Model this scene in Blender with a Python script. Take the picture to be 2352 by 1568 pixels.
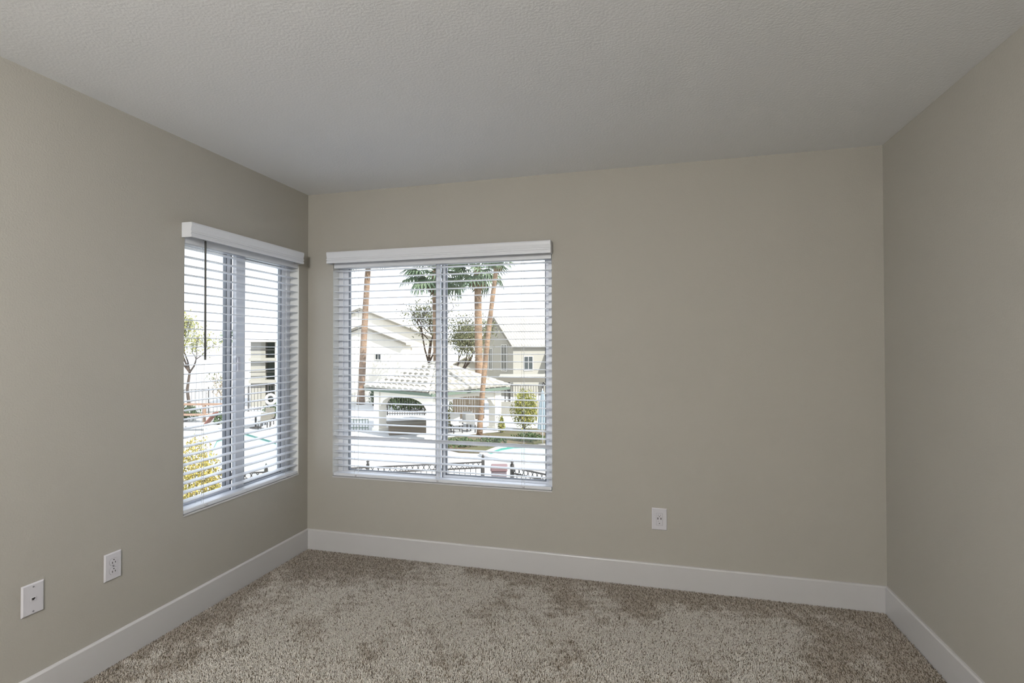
import bpy, bmesh, math, random
import numpy as np
from mathutils import Vector, Matrix, Euler

random.seed(7)
rng = np.random.default_rng(7)
S = bpy.context.scene
COL = S.collection
for o in list(bpy.data.objects):
    bpy.data.objects.remove(o)

# ------------------------------------------------------------------ camera
YAW, PITCH, ROLL, FPX = .2537, .01205, -.00174, 1180.4
EYE = Vector((2.2628, -3.0922, 1.379))
cam_d = bpy.data.cameras.new('camera')
cam_d.sensor_width = 36.0
cam_d.lens = FPX / 2352 * 36.0
cam_d.clip_start = .02
cam_d.clip_end = 500
cam = bpy.data.objects.new('camera', cam_d)
COL.objects.link(cam)
cam.matrix_world = (Matrix.Translation(EYE) @ Matrix.Rotation(YAW, 4, 'Z')
                    @ Matrix.Rotation(math.pi / 2 + PITCH, 4, 'X') @ Matrix.Rotation(ROLL, 4, 'Z'))
S.camera = cam

# ------------------------------------------------------------------ sky, sun, exposure
SKY_STRENGTH = 1.3
SUN_STRENGTH = 5.2
FILL_STRENGTH = 106.0
FILL_COLOR = (1, .975, .935, 1)
EXPOSURE = 0.9
RT = Vector((math.cos(YAW), math.sin(YAW), 0))      # horizontal right and forward of the view
FW = Vector((-math.sin(YAW), math.cos(YAW), 0))
sun_az = (RT * .80 - FW * .55).normalized()
SUN_EL = math.radians(42)
to_sun = Vector((sun_az.x * math.cos(SUN_EL), sun_az.y * math.cos(SUN_EL), math.sin(SUN_EL)))
w = bpy.data.worlds.new('sky')
S.world = w
w.use_nodes = True
nt = w.node_tree
nt.nodes.clear()
wo = nt.nodes.new('ShaderNodeOutputWorld')
bg = nt.nodes.new('ShaderNodeBackground')
bg.inputs['Color'].default_value = (.92, .98, 1.10, 1)      # bright hazy sky, the same all round
bg.inputs['Strength'].default_value = SKY_STRENGTH
nt.links.new(bg.outputs[0], wo.inputs[0])
sun_d = bpy.data.lights.new('sun', 'SUN')
sun_d.energy = SUN_STRENGTH
sun_d.angle = math.radians(.6)
sun_d.color = (1, .97, .93)
sun = bpy.data.objects.new('sun', sun_d)
COL.objects.link(sun)
sun.location = (20, -20, 30)
sun.rotation_euler = (-to_sun).to_track_quat('-Z', 'Y').to_euler()
S.view_settings.view_transform = 'Standard'
S.view_settings.look = 'None'
S.view_settings.gamma = 1
S.view_settings.use_curve_mapping = False
S.view_settings.exposure = EXPOSURE


# ------------------------------------------------------------------ helpers
def srgb(r, g, b):
    f = lambda c: c / 12.92 if c <= .04045 else ((c + .055) / 1.055) ** 2.4
    return tuple(f(c / 255) for c in (r, g, b))


MATS = {}


def mat(name, col, rough=.6, bump=None, var=None, spec=.4, metal=0., coat=0.):
    """procedural material; bump=(scale, strength, distance), var=(scale, second colour)"""
    if name in MATS:
        return MATS[name]
    m = bpy.data.materials.new(name)
    m.use_nodes = True
    n = m.node_tree
    b = n.nodes['Principled BSDF']
    b.inputs['Base Color'].default_value = (*col, 1)
    b.inputs['Roughness'].default_value = rough
    b.inputs['Specular IOR Level'].default_value = spec
    b.inputs['Metallic'].default_value = metal
    tc = n.nodes.new('ShaderNodeTexCoord')
    if var:
        no = n.nodes.new('ShaderNodeTexNoise')
        no.inputs['Scale'].default_value = var[0]
        no.inputs['Detail'].default_value = 4
        mx = n.nodes.new('ShaderNodeMix')
        mx.data_type = 'RGBA'
        mx.inputs[6].default_value = (*col, 1)
        mx.inputs[7].default_value = (*var[1], 1)
        cr = n.nodes.new('ShaderNodeMapRange')
        cr.inputs[1].default_value = .35
        cr.inputs[2].default_value = .65
        n.links.new(tc.outputs['Object'], no.inputs['Vector'])
        n.links.new(no.outputs['Fac'], cr.inputs[0])
        n.links.new(cr.outputs[0], mx.inputs[0])
        n.links.new(mx.outputs[2], b.inputs['Base Color'])
    if bump:
        no = n.nodes.new('ShaderNodeTexNoise')
        no.inputs['Scale'].default_value = bump[0]
        no.inputs['Detail'].default_value = 2.5
        bp = n.nodes.new('ShaderNodeBump')
        bp.inputs['Strength'].default_value = bump[1]
        bp.inputs['Distance'].default_value = bump[2]
        n.links.new(tc.outputs['Object'], no.inputs['Vector'])
        n.links.new(no.outputs['Fac'], bp.inputs['Height'])
        n.links.new(bp.outputs[0], b.inputs['Normal'])
    MATS[name] = m
    return m


class MB:
    """collects shapes; build() links them as one mesh object"""

    def __init__(self):
        self.v, self.f, self.mi, self.sm = [], [], [], []

    def add(self, vs, fs, mi=0, smooth=False):
        o = len(self.v)
        self.v += [tuple(v) for v in vs]
        self.f += [tuple(i + o for i in f) for f in fs]
        self.mi += [mi] * len(fs)
        self.sm += [smooth] * len(fs)
        return self

    def box(self, a, b, mi=0, M=None):
        x0, y0, z0 = a
        x1, y1, z1 = b
        vs = [Vector(p) for p in ((x0, y0, z0), (x1, y0, z0), (x1, y1, z0), (x0, y1, z0),
                                  (x0, y0, z1), (x1, y0, z1), (x1, y1, z1), (x0, y1, z1))]
        if M:
            vs = [M @ v for v in vs]
        return self.add(vs, [(0, 3, 2, 1), (4, 5, 6, 7), (0, 1, 5, 4), (1, 2, 6, 5), (2, 3, 7, 6), (3, 0, 4, 7)], mi)

    def extrude(self, prof, length, M=None, mi=0):
        """profile in (y,z), extruded along x"""
        n = len(prof)
        vs = [Vector((x, p[0], p[1])) for x in (0, length) for p in prof]
        if M:
            vs = [M @ v for v in vs]
        fs = [(i, (i + 1) % n, n + (i + 1) % n, n + i) for i in range(n)]
        fs += [tuple(range(n - 1, -1, -1)), tuple(range(n, 2 * n))]
        return self.add(vs, fs, mi)

    def tube(self, pts, rad, n=8, mi=0, cap=True, smooth=True):
        pts = [Vector(p) for p in pts]
        if not hasattr(rad, '__len__'):
            rad = [rad] * len(pts)
        vs, fs = [], []
        for i, p in enumerate(pts):
            t = (pts[min(i + 1, len(pts) - 1)] - pts[max(i - 1, 0)]).normalized()
            a = Vector((0, 0, 1)) if abs(t.z) < .9 else Vector((1, 0, 0))
            u = t.cross(a).normalized()
            q = t.cross(u)
            for k in range(n):
                an = 2 * math.pi * k / n
                vs.append(p + (u * math.cos(an) + q * math.sin(an)) * rad[i])
        for i in range(len(pts) - 1):
            for k in range(n):
                fs.append((i * n + k, i * n + (k + 1) % n, (i + 1) * n + (k + 1) % n, (i + 1) * n + k))
        self.add(vs, fs, mi, smooth)
        if cap:
            o = len(self.v) - len(vs)
            self.f += [tuple(o + k for k in range(n - 1, -1, -1)), tuple(o + (len(pts) - 1) * n + k for k in range(n))]
            self.mi += [mi] * 2
            self.sm += [False] * 2
        return self

    def torus(self, R, r, n=20, m=6, mi=0):
        """ring in the x-z plane"""
        vs, fs = [], []
        for i in range(n):
            a = 2 * math.pi * i / n
            for k in range(m):
                b = 2 * math.pi * k / m
                q = R + r * math.cos(b)
                vs.append((q * math.cos(a), r * math.sin(b), q * math.sin(a)))
        for i in range(n):
            for k in range(m):
                fs.append((i * m + k, i * m + (k + 1) % m, ((i + 1) % n) * m + (k + 1) % m, ((i + 1) % n) * m + k))
        return self.add(vs, fs, mi, True)

    def lathe(self, prof, n=16, mi=0):
        """profile (r,z) round z"""
        vs, fs = [], []
        for r, z in prof:
            for k in range(n):
                a = 2 * math.pi * k / n
                vs.append((r * math.cos(a), r * math.sin(a), z))
        for i in range(len(prof) - 1):
            for k in range(n):
                fs.append((i * n + k, i * n + (k + 1) % n, (i + 1) * n + (k + 1) % n, (i + 1) * n + k))
        return self.add(vs, fs, mi, True)

    def mesh(self, name, mats):
        me = bpy.data.meshes.new(name)
        me.from_pydata(self.v, [], self.f)
        for m in (mats if isinstance(mats, (list, tuple)) else [mats]):
            me.materials.append(m)
        me.polygons.foreach_set('material_index', self.mi)
        me.polygons.foreach_set('use_smooth', self.sm)
        me.update()
        bm = bmesh.new()
        bm.from_mesh(me)
        bmesh.ops.recalc_face_normals(bm, faces=bm.faces)
        bm.to_mesh(me)
        bm.free()
        return me

    def build(self, name, mats, parent=None, bevel=0, loc=None):
        o = link(name, self.mesh(name, mats), parent)
        if loc is not None:
            o.location = loc
        if bevel:
            b = o.modifiers.new('bevel', 'BEVEL')
            b.width = bevel
            b.segments = 2
            b.limit_method = 'ANGLE'
        return o


def link(name, data, parent=None, M=None):
    o = bpy.data.objects.new(name, data)
    COL.objects.link(o)
    if parent:
        o.parent = parent
    if M is not None:
        o.matrix_local = M
    return o


def tag(o, label=None, cat=None, group=None, kind=None):
    for k, v in (('label', label), ('category', cat), ('group', group), ('kind', kind)):
        if v:
            o[k] = v
    return o


def thing(name, label, cat, loc=(0, 0, 0), rz=0., group=None, kind=None):
    o = bpy.data.objects.new(name, None)
    o.empty_display_size = .1
    COL.objects.link(o)
    o.location = loc
    o.rotation_euler = (0, 0, rz)
    return tag(o, label, cat, group, kind)


def copy_tree(o, parent=None):
    c = o.copy()
    COL.objects.link(c)
    c.parent = parent
    for ch in list(o.children):
        copy_tree(ch, c)
    return c


# ------------------------------------------------------------------ dimensions (metres)
W, H = 3.475, 2.44             # room width, ceiling height
YR = -4.6                     # rear wall
TH = .15                       # wall thickness
BT, BH = .014, .1365           # baseboard thickness and height
BX0, BX1, BZ0, BZ1 = .197, 1.712, .503, 2.0     # back window opening
LY0, LY1, LZ0, LZ1 = -.988, -.098, .529, 1.99   # left window opening
REC = .068                     # recess in front of the window frame
GZ = -3.0                      # ground outside: the room is on the upper floor

# ------------------------------------------------------------------ materials of the room
M_wall = mat('greige_wall_paint', srgb(175, 172, 164), .75, bump=(150, .36, .004), spec=.25)
M_ceil = mat('white_ceiling_paint', srgb(241, 243, 246), .85, bump=(100, .35, .004), spec=.15)
M_trim = mat('white_semigloss_trim', srgb(200, 199, 200), .35, spec=.4)
M_reveal = mat('white_reveal_paint', srgb(225, 225, 222), .6, bump=(150, .12, .003))
M_vinyl = mat('white_window_vinyl', srgb(222, 225, 231), .38)
M_gasket = mat('grey_gasket', srgb(112, 116, 122), .6)
M_slat = mat('white_blind_slat', srgb(220, 223, 229), .38, bump=(60, .03, .002))
M_plastic = mat('white_plate_plastic', srgb(208, 207, 213), .32)
M_dark = mat('dark_slot', srgb(25, 24, 24), .5)
M_wand = mat('grey_wand_plastic', srgb(95, 95, 92), .3)
M_cord = mat('pale_cord', srgb(225, 225, 220), .8)
M_screw = mat('plate_screw', srgb(150, 150, 158), .4)
M_backing = mat('carpet_backing', srgb(120, 108, 95), .95, bump=(400, .8, .01), var=(6, srgb(96, 85, 72)))
M_glass = bpy.data.materials.new('window_glass')
M_glass.use_nodes = True
_n = M_glass.node_tree
_n.nodes.clear()
_o = _n.nodes.new('ShaderNodeOutputMaterial')
_t = _n.nodes.new('ShaderNodeBsdfTransparent')
_t.inputs[0].default_value = (.96, .97, .965, 1)
_g = _n.nodes.new('ShaderNodeBsdfGlossy')
_g.inputs['Roughness'].default_value = .02
_l = _n.nodes.new('ShaderNodeLayerWeight')
_p = _n.nodes.new('ShaderNodeMath')
_p.operation = 'POWER'
_p.inputs[1].default_value = 5
_f = _n.nodes.new('ShaderNodeMath')
_f.operation = 'MULTIPLY_ADD'
_f.inputs[1].default_value = .7
_f.inputs[2].default_value = .03
_n.links.new(_l.outputs['Facing'], _p.inputs[0])
_n.links.new(_p.outputs[0], _f.inputs[0])
_m = _n.nodes.new('ShaderNodeMixShader')
_n.links.new(_f.outputs[0], _m.inputs[0])
_n.links.new(_t.outputs[0], _m.inputs[1])
_n.links.new(_g.outputs[0], _m.inputs[2])
_n.links.new(_m.outputs[0], _o.inputs[0])


# ------------------------------------------------------------------ room shell
def struct(o):
    o['kind'] = 'structure'
    return o


def wall_with_hole(name, x0, x1, z0, z1, hx0, hx1, hz0, hz1, th, M):
    """local: room face at y=0, outside at y=th, hole lined white"""
    b = MB()
    vs = []
    for y in (0, th):
        vs += [(x0, y, z0), (x1, y, z0), (x1, y, z1), (x0, y, z1), (hx0, y, hz0), (hx1, y, hz0), (hx1, y, hz1), (hx0, y, hz1)]
    ring = [(0, 1, 5, 4), (1, 2, 6, 5), (2, 3, 7, 6), (3, 0, 4, 7)]
    fs = ring + [tuple(i + 8 for i in f) for f in ring] + [(0, 1, 9, 8), (1, 2, 10, 9), (2, 3, 11, 10), (3, 0, 8, 11)]
    vs = [M @ Vector(v) for v in vs]
    b.add(vs, fs, 0)
    b.add([vs[i] for i in (4, 5, 6, 7, 12, 13, 14, 15)], [(0, 1, 5, 4), (1, 2, 6, 5), (2, 3, 7, 6), (3, 0, 4, 7)], 1)
    return struct(b.build(name, [M_wall, M_reveal]))


I4 = Matrix.Identity(4)
wall_with_hole('wall_back', -TH, W + TH, 0, H, BX0, BX1, BZ0, BZ1, TH, I4)
# left wall: local x runs along world y, local y runs to world -x
ML = Matrix(((0, -1, 0, 0), (1, 0, 0, 0), (0, 0, 1, 0), (0, 0, 0, 1)))
wall_with_hole('wall_left', YR, 0, 0, H, LY0, LY1, LZ0, LZ1, TH, ML)
struct(MB().box((W, YR, 0), (W + TH, 0, H)).build('wall_right', M_wall))
struct(MB().box((-TH, YR - TH, 0), (W + TH, YR, H)).build('wall_rear', M_wall))
struct(MB().box((-TH, YR - TH, H), (W + TH, TH, H + .2)).build('ceiling', M_ceil))
struct(MB().box((-TH, YR - TH, -.25), (W + TH, TH, -.006)).build('floor', M_backing))

# baseboards: flat board, eased top edge
prof = [(0, -.006), (BT, -.006), (BT, BH - .007), (BT - .002, BH - .003), (BT - .005, BH), (0, BH)]


def baseboard(name, start, direction, length):
    d = Vector(direction)
    nrm = Vector((0, 0, 1)).cross(d)      # into the room, left of the run
    Mx = Matrix.Identity(4)
    for i in range(3):
        Mx[i][0], Mx[i][1], Mx[i][2], Mx[i][3] = d[i], nrm[i], (0, 0, 1)[i], start[i]
    return struct(MB().extrude(prof, length, Mx).build(name, M_trim))


baseboard('baseboard_back', (W, 0, 0), (-1, 0, 0), W)
baseboard('baseboard_left', (0, -BT, 0), (0, -1, 0), -YR - BT)
baseboard('baseboard_right', (W, YR, 0), (0, 1, 0), -YR - BT)


# ------------------------------------------------------------------ windows (sliders) in local frame: x along wall, y outwards, z up
def make_window(name, label, wx, wz, stile, slider_left, M, ms, mf):
    """wx,wz opening; stile: x of the meeting line; the sliding sash runs nearer the room"""
    t = thing(name, label, None, kind='structure')
    t.matrix_world = M
    x0, x1 = wx
    z0, z1 = wz
    fw = .034
    z0 += .0055
    fb = .010
    b = MB()
    for a, c in (((x0, REC, z0), (x0 + fw, TH, z1)), ((x1 - fw, REC, z0), (x1, TH, z1)),
                 ((x0 + fw, REC, z0), (x1 - fw, TH, z0 + fb)), ((x0 + fw, REC, z1 - .03), (x1 - fw, TH, z1))):
        b.box(a, c)
    b.build('frame', M_vinyl, t, .002)
    zz0, zz1 = z0 + fb, z1 - .03
    # the meeting stiles overlap at x = stile; ms, mf: their widths on the sliding and the fixed sash
    gap = .006
    if slider_left:
        halves = [(x0 + fw, stile, True), (stile + gap, x1 - fw, False)]
    else:
        halves = [(x0 + fw, stile - gap, False), (stile, x1 - fw, True)]
    # stile faces: wide on the sliding sash
    for (a, c, sliding) in halves:
        ya, yb = (REC + .010, REC + .036) if sliding else (REC + .044, REC + .070)
        sw = .036 if sliding else .024
        mw = ms if sliding else mf
        bw = .016
        left_meets = sliding != slider_left
        wl, wr = (mw, sw) if left_meets else (sw, mw)
        s = MB()
        s.box((a, ya, zz0), (a + wl, yb, zz1))
        s.box((c - wr, ya, zz0), (c, yb, zz1))
        s.box((a + wl, ya, zz0), (c - wr, yb, zz0 + bw))
        s.box((a + wl, ya, zz1 - sw), (c - wr, yb, zz1))
        so = s.build('sliding_sash' if sliding else 'fixed_sash', M_vinyl, t, .002)
        gs = MB()
        g = .006
        ym = (ya + yb) / 2
        for p, q in (((a + wl, ya + .003, zz0 + bw), (a + wl + g, yb, zz1 - sw)), ((c - wr - g, ya + .003, zz0 + bw), (c - wr, yb, zz1 - sw)),
                     ((a + wl, ya + .003, zz0 + bw), (c - wr, yb, zz0 + bw + .004)), ((a + wl, ya + .003, zz1 - sw - g), (c - wr, yb, zz1 - sw))):
            gs.box(p, q)
        gs.build('gasket', M_gasket, so)
        MB().box((a + wl, ym - .002, zz0 + bw), (c - wr, ym + .002, zz1 - sw)).build('glass_pane', M_glass, so)
        if not sliding:
            # dark weather strip in the gap between the two sashes
            xs = a - gap if left_meets else c
            MB().box((xs, ya - .004, zz0), (xs + gap, yb, zz1)).build('weather_strip', M_gasket, so)
        if sliding:
            lx = c - ms if slider_left else a
            zl = (z0 + z1) / 2 + .02
            lt = MB().box((lx + .004, ya - .012, zl - .045), (lx + .022, ya, zl + .045))
            lt.build('latch', M_plastic, so, .003)
    return t


win_b = make_window('window_1', 'white vinyl sliding window in the long back wall', (BX0, BX1), (BZ0, BZ1), .950, True, I4, .028, .018)
win_l = make_window('window_2', 'white vinyl sliding window in the left wall', (LY0, LY1), (LZ0, LZ1), -.562, False, ML, .066, .026)


# sills: white board in the opening with a nosing proud of the wall
def sill(name, x0, x1, z, M):
    b = MB()
    b.box((x0 + .0005, -.004, z - .003), (x1 - .0005, REC - .0005, z + .0055))
    o = b.build(name, M_trim, None, .0015)
    o.matrix_world = M
    return struct(o)


sill('trim_1', BX0, BX1, BZ0, I4)
sill('trim_2', LY0, LY1, LZ0, ML)


# ------------------------------------------------------------------ blinds
def make_blind(label, x0, x1, z_first, z_last, n, z_rail, tilts, val_x0, val_x1, val_z0, val_z1, val_out, M, cords, wand, returns):
    t = thing('window_blind', label, 'blind')
    t.matrix_world = M
    # valance with a routed profile (y,z), y negative towards the room
    hgt = val_z1 - val_z0
    p = [(-val_out, 0), (-val_out, .16), (-val_out + .004, .19), (-val_out + .004, .27), (-val_out, .30), (-val_out, .40),
         (-val_out + .005, .45), (-val_out + .003, .55), (-val_out, .70), (-val_out - .002, .90), (-val_out + .001, 1),
         (-val_out + .013, 1), (-val_out + .013, 0)]
    prof = [(a, val_z0 + b * hgt) for a, b in p]
    v = MB().extrude(prof, val_x1 - val_x0, Matrix.Translation((val_x0, 0, 0)))
    v.box((val_x0, -val_out + .013, val_z0), (val_x0 + .010, -.0005, val_z1))
    v.box((val_x1 - .010, -val_out + .013, val_z0), (val_x1, -.0005, val_z1))
    v.build('valance', M_slat, t)
    MB().box((x0 + .004, .004, z_first + .018), (x1 - .004, .056, z_first + .062)).build('headrail', M_slat, t, .003)
    L = x1 - x0 - .008
    # slightly crowned slat
    k = 6
    top = [(-.025 + .05 * i / k, .0016 + .0016 * (1 - (2 * i / k - 1) ** 2)) for i in range(k + 1)]
    bot = [(y, z - .0030) for y, z in reversed(top)]
    sl = MB().extrude(top + bot, L).mesh('slat', M_slat)
    for i in range(n):
        z = z_first + (z_last - z_first) * i / (n - 1)
        Mx = Matrix.Translation((x0 + .004, .031, z + random.uniform(-.0006, .0006))) @ Matrix.Rotation(
            math.radians(tilts.get(i, 0) + random.uniform(-.7, .7)), 4, 'X') @ Matrix.Rotation(random.uniform(-.0005, .0005), 4, 'Y')
        link('slat', sl, t, Mx)
    r = MB().box((x0 + .004, .002, z_rail - .011), (x1 - .004, .057, z_rail + .009))
    r.build('bottom_rail', M_slat, t, .004)
    for cx in cords:
        for yy in (.0055, .0565):
            MB().tube([(cx, yy, z_rail), (cx, yy, z_first + .03)], .0008, 5).build('ladder_cord', M_cord, t)
        MB().tube([(cx + .012, .031, z_rail), (cx + .012, .031, z_first + .03)], .0009, 5).build('lift_cord', M_cord, t)
        bt = MB().lathe([(0, .004), (.006, .004), (.007, -.004), (0, -.004)], 10)
        bt.build('cord_button', M_plastic, t, 0, (cx + .012, .0, z_rail))
    if wand:
        wx, wz0, wz1 = wand
        wd = MB().tube([(wx, -.012, wz1), (wx, -.014, wz0)], [.0052, .0056], 6)
        wd.tube([(wx, -.014, wz0), (wx, -.014, wz0 - .018)], [.0058, .0052], 8)
        wd.tube([(wx, .010, wz1 + .008), (wx, -.012, wz1 + .004), (wx, -.012, wz1 - .01)], .002, 6)
        tag(wd.build('tilt_wand', M_wand, t), 'dark grey hexagonal tilt wand')
    return t


NS = 29
make_blind('white horizontal slat blind with valance on the wide back wall window', BX0, BX1, 1.905, .578, NS, .5215,
           {24: -38, 28: -6}, .186, 1.716, 1.948, 2.024, .062, I4, (.36, .95, 1.52), None, True)
make_blind('white horizontal slat blind with dark tilt wand on the left wall window', LY0, LY1, 1.897, .594, NS, .5475,
           {}, -1.006, -.128, 1.939, 2.014, .062, ML, (-.86, -.22), (-.872, 1.335, 1.945), True)


# ------------------------------------------------------------------ outlets and jack
def plate(t, w_, h_, M_=M_plastic):
    b = MB()
    d = .0065
    e = .004
    vs = [(-w_ / 2, 0, -h_ / 2), (w_ / 2, 0, -h_ / 2), (w_ / 2, 0, h_ / 2), (-w_ / 2, 0, h_ / 2)]
    vs += [(-w_ / 2, -d * .45, -h_ / 2), (w_ / 2, -d * .45, -h_ / 2), (w_ / 2, -d * .45, h_ / 2), (-w_ / 2, -d * .45, h_ / 2)]
    vs += [(-w_ / 2 + e, -d, -h_ / 2 + e), (w_ / 2 - e, -d, -h_ / 2 + e), (w_ / 2 - e, -d, h_ / 2 - e), (-w_ / 2 + e, -d, h_ / 2 - e)]
    fs = [(3, 2, 1, 0), (8, 9, 10, 11)]
    for o in (0, 4):
        fs += [(o + i, o + (i + 1) % 4, o + 4 + (i + 1) % 4, o + 4 + i) for i in range(4)]
    b.add(vs, fs)
    return b.build('cover_plate', M_, t)


def disc(r, y0, y1, n=20, squash=None):
    """disc in x-z, extruded along y; squash trims top and bottom flat"""
    pts = [(r * math.cos(2 * math.pi * i / n), r * math.sin(2 * math.pi * i / n)) for i in range(n)]
    if squash:
        pts = [(x, max(-squash, min(squash, z))) for x, z in pts]
    vs = [(x, y0, z) for x, z in pts] + [(x, y1, z) for x, z in pts]
    fs = [tuple(range(n)), tuple(range(2 * n - 1, n - 1, -1))] + [(i, (i + 1) % n, n + (i + 1) % n, n + i) for i in range(n)]
    return MB().add(vs, fs)


def screw(t, z):
    s = disc(.0032, -.0078, -.006, 12).build('screw', M_screw, t, 0, (0, 0, z))
    MB().box((-.0026, -.0081, -.0004), (.0026, -.0077, .0004)).build('slot', M_dark, s)


def receptacle_holes(parent, z, ground_up=False):
    s = -1 if ground_up else 1
    for dx, hh in ((-.0063, .0042), (.0063, .0035)):
        MB().box((dx - .0012, -.0095, z - hh + s * .003), (dx + .0012, -.0086, z + hh + s * .003)).build('slot', M_dark, parent)
    disc(.0024, -.0095, -.0086, 12).build('ground_hole', M_dark, parent, 0, (0, 0, z - s * .0085))


# duplex outlet on the left wall, ground holes up
o1 = thing('power_outlet', 'white duplex power outlet with two round sockets on the left wall', 'outlet')
o1.matrix_world = ML @ Matrix.Translation((-1.343, 0, .428))
plate(o1, .074, .117)
for z in (.0195, -.0195):
    f = disc(.0172, -.0088, -.005, 28, .0142).build('socket_face', M_plastic, o1, 0, (0, 0, z))
    ringm = disc(.0182, -.0068, -.006, 28, .0152).build('socket_gap', M_screw, f)
    receptacle_holes(f, 0, True)
screw(o1, 0)

o2 = thing('telephone_jack', 'white wall plate with a small telephone jack near the left edge', 'wall jack')
o2.matrix_world = ML @ Matrix.Translation((-1.647, 0, .428))
plate(o2, .074, .117)
screw(o2, .046)
screw(o2, -.046)
j = MB()
jp = [(-.0062, .0045), (.0062, .0045), (.0062, -.001), (.003, -.001), (.003, -.0045), (-.003, -.0045), (-.003, -.001), (-.0062, -.001)]
vs = [(x, -.0072, z) for x, z in jp] + [(x, -.006, z) for x, z in jp]
j.add(vs, [tuple(range(8)), tuple(range(15, 7, -1))] + [(i, (i + 1) % 8, 8 + (i + 1) % 8, 8 + i) for i in range(8)])
tag(j.build('jack_port', M_dark, o2), 'dark telephone socket opening')
jf = MB()
for a, c in (((-.0085, -.0085, .0045), (.0085, -.006, .007)), ((-.0085, -.0085, -.007), (.0085, -.006, -.0045)),
             ((-.0085, -.0085, -.0045), (-.0062, -.006, .0045)), ((.0062, -.0085, -.0045), (.0085, -.006, .0045))):
    jf.box(a, c)
jf.build('jack_frame', M_plastic, o2)

# rectangular outlet on the back wall
o3 = thing('power_outlet', 'white power outlet with a rectangular face on the back wall', 'outlet')
o3.location = (2.337, 0, .391)
plate(o3, .084, .124)
for sg in (1,):
    MB().box((-.0178, -.0068, -.0348), (.0178, -.0060, .0348)).build('face_gap', M_screw, o3)
    fo = MB().box((-.0167, -.0086, -.0335), (.0167, -.0050, .0335)).build('socket_face', M_plastic, o3, .001)
    for dx in (-.0082, .0082):
        MB().box((dx - .0022, -.0092, -.001), (dx + .0022, -.0086, .0105)).build('slot', M_dark, fo)
    for z, r in ((.0155, .0024), (-.0235, .0026)):
        disc(r, -.0092, -.0086, 12).build('ground_hole', M_dark, fo, 0, (0, 0, z))
    MB().box((-.007, -.0092, -.0135), (-.0045, -.0086, -.0085)).build('slot', M_screw, fo)
    MB().box((-.0085, -.0092, .021), (-.0045, -.0086, .026)).build('slot', M_screw, fo)
    MB().box((.0045, -.0092, .021), (.0085, -.0086, .026)).build('slot', M_screw, fo)


# ------------------------------------------------------------------ carpet pile
def smooth_field(x, y, seed, n=26, lo=.8, hi=4.5):
    r = np.random.default_rng(seed)
    f = np.zeros_like(x)
    for _ in range(n):
        k = r.uniform(lo, hi) * 2 * math.pi
        a = r.uniform(0, 2 * math.pi)
        f += np.sin(k * (x * math.cos(a) + y * math.sin(a)) / 1.6 + r.uniform(0, 6.28)) / math.sqrt(n)
    return f


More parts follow.
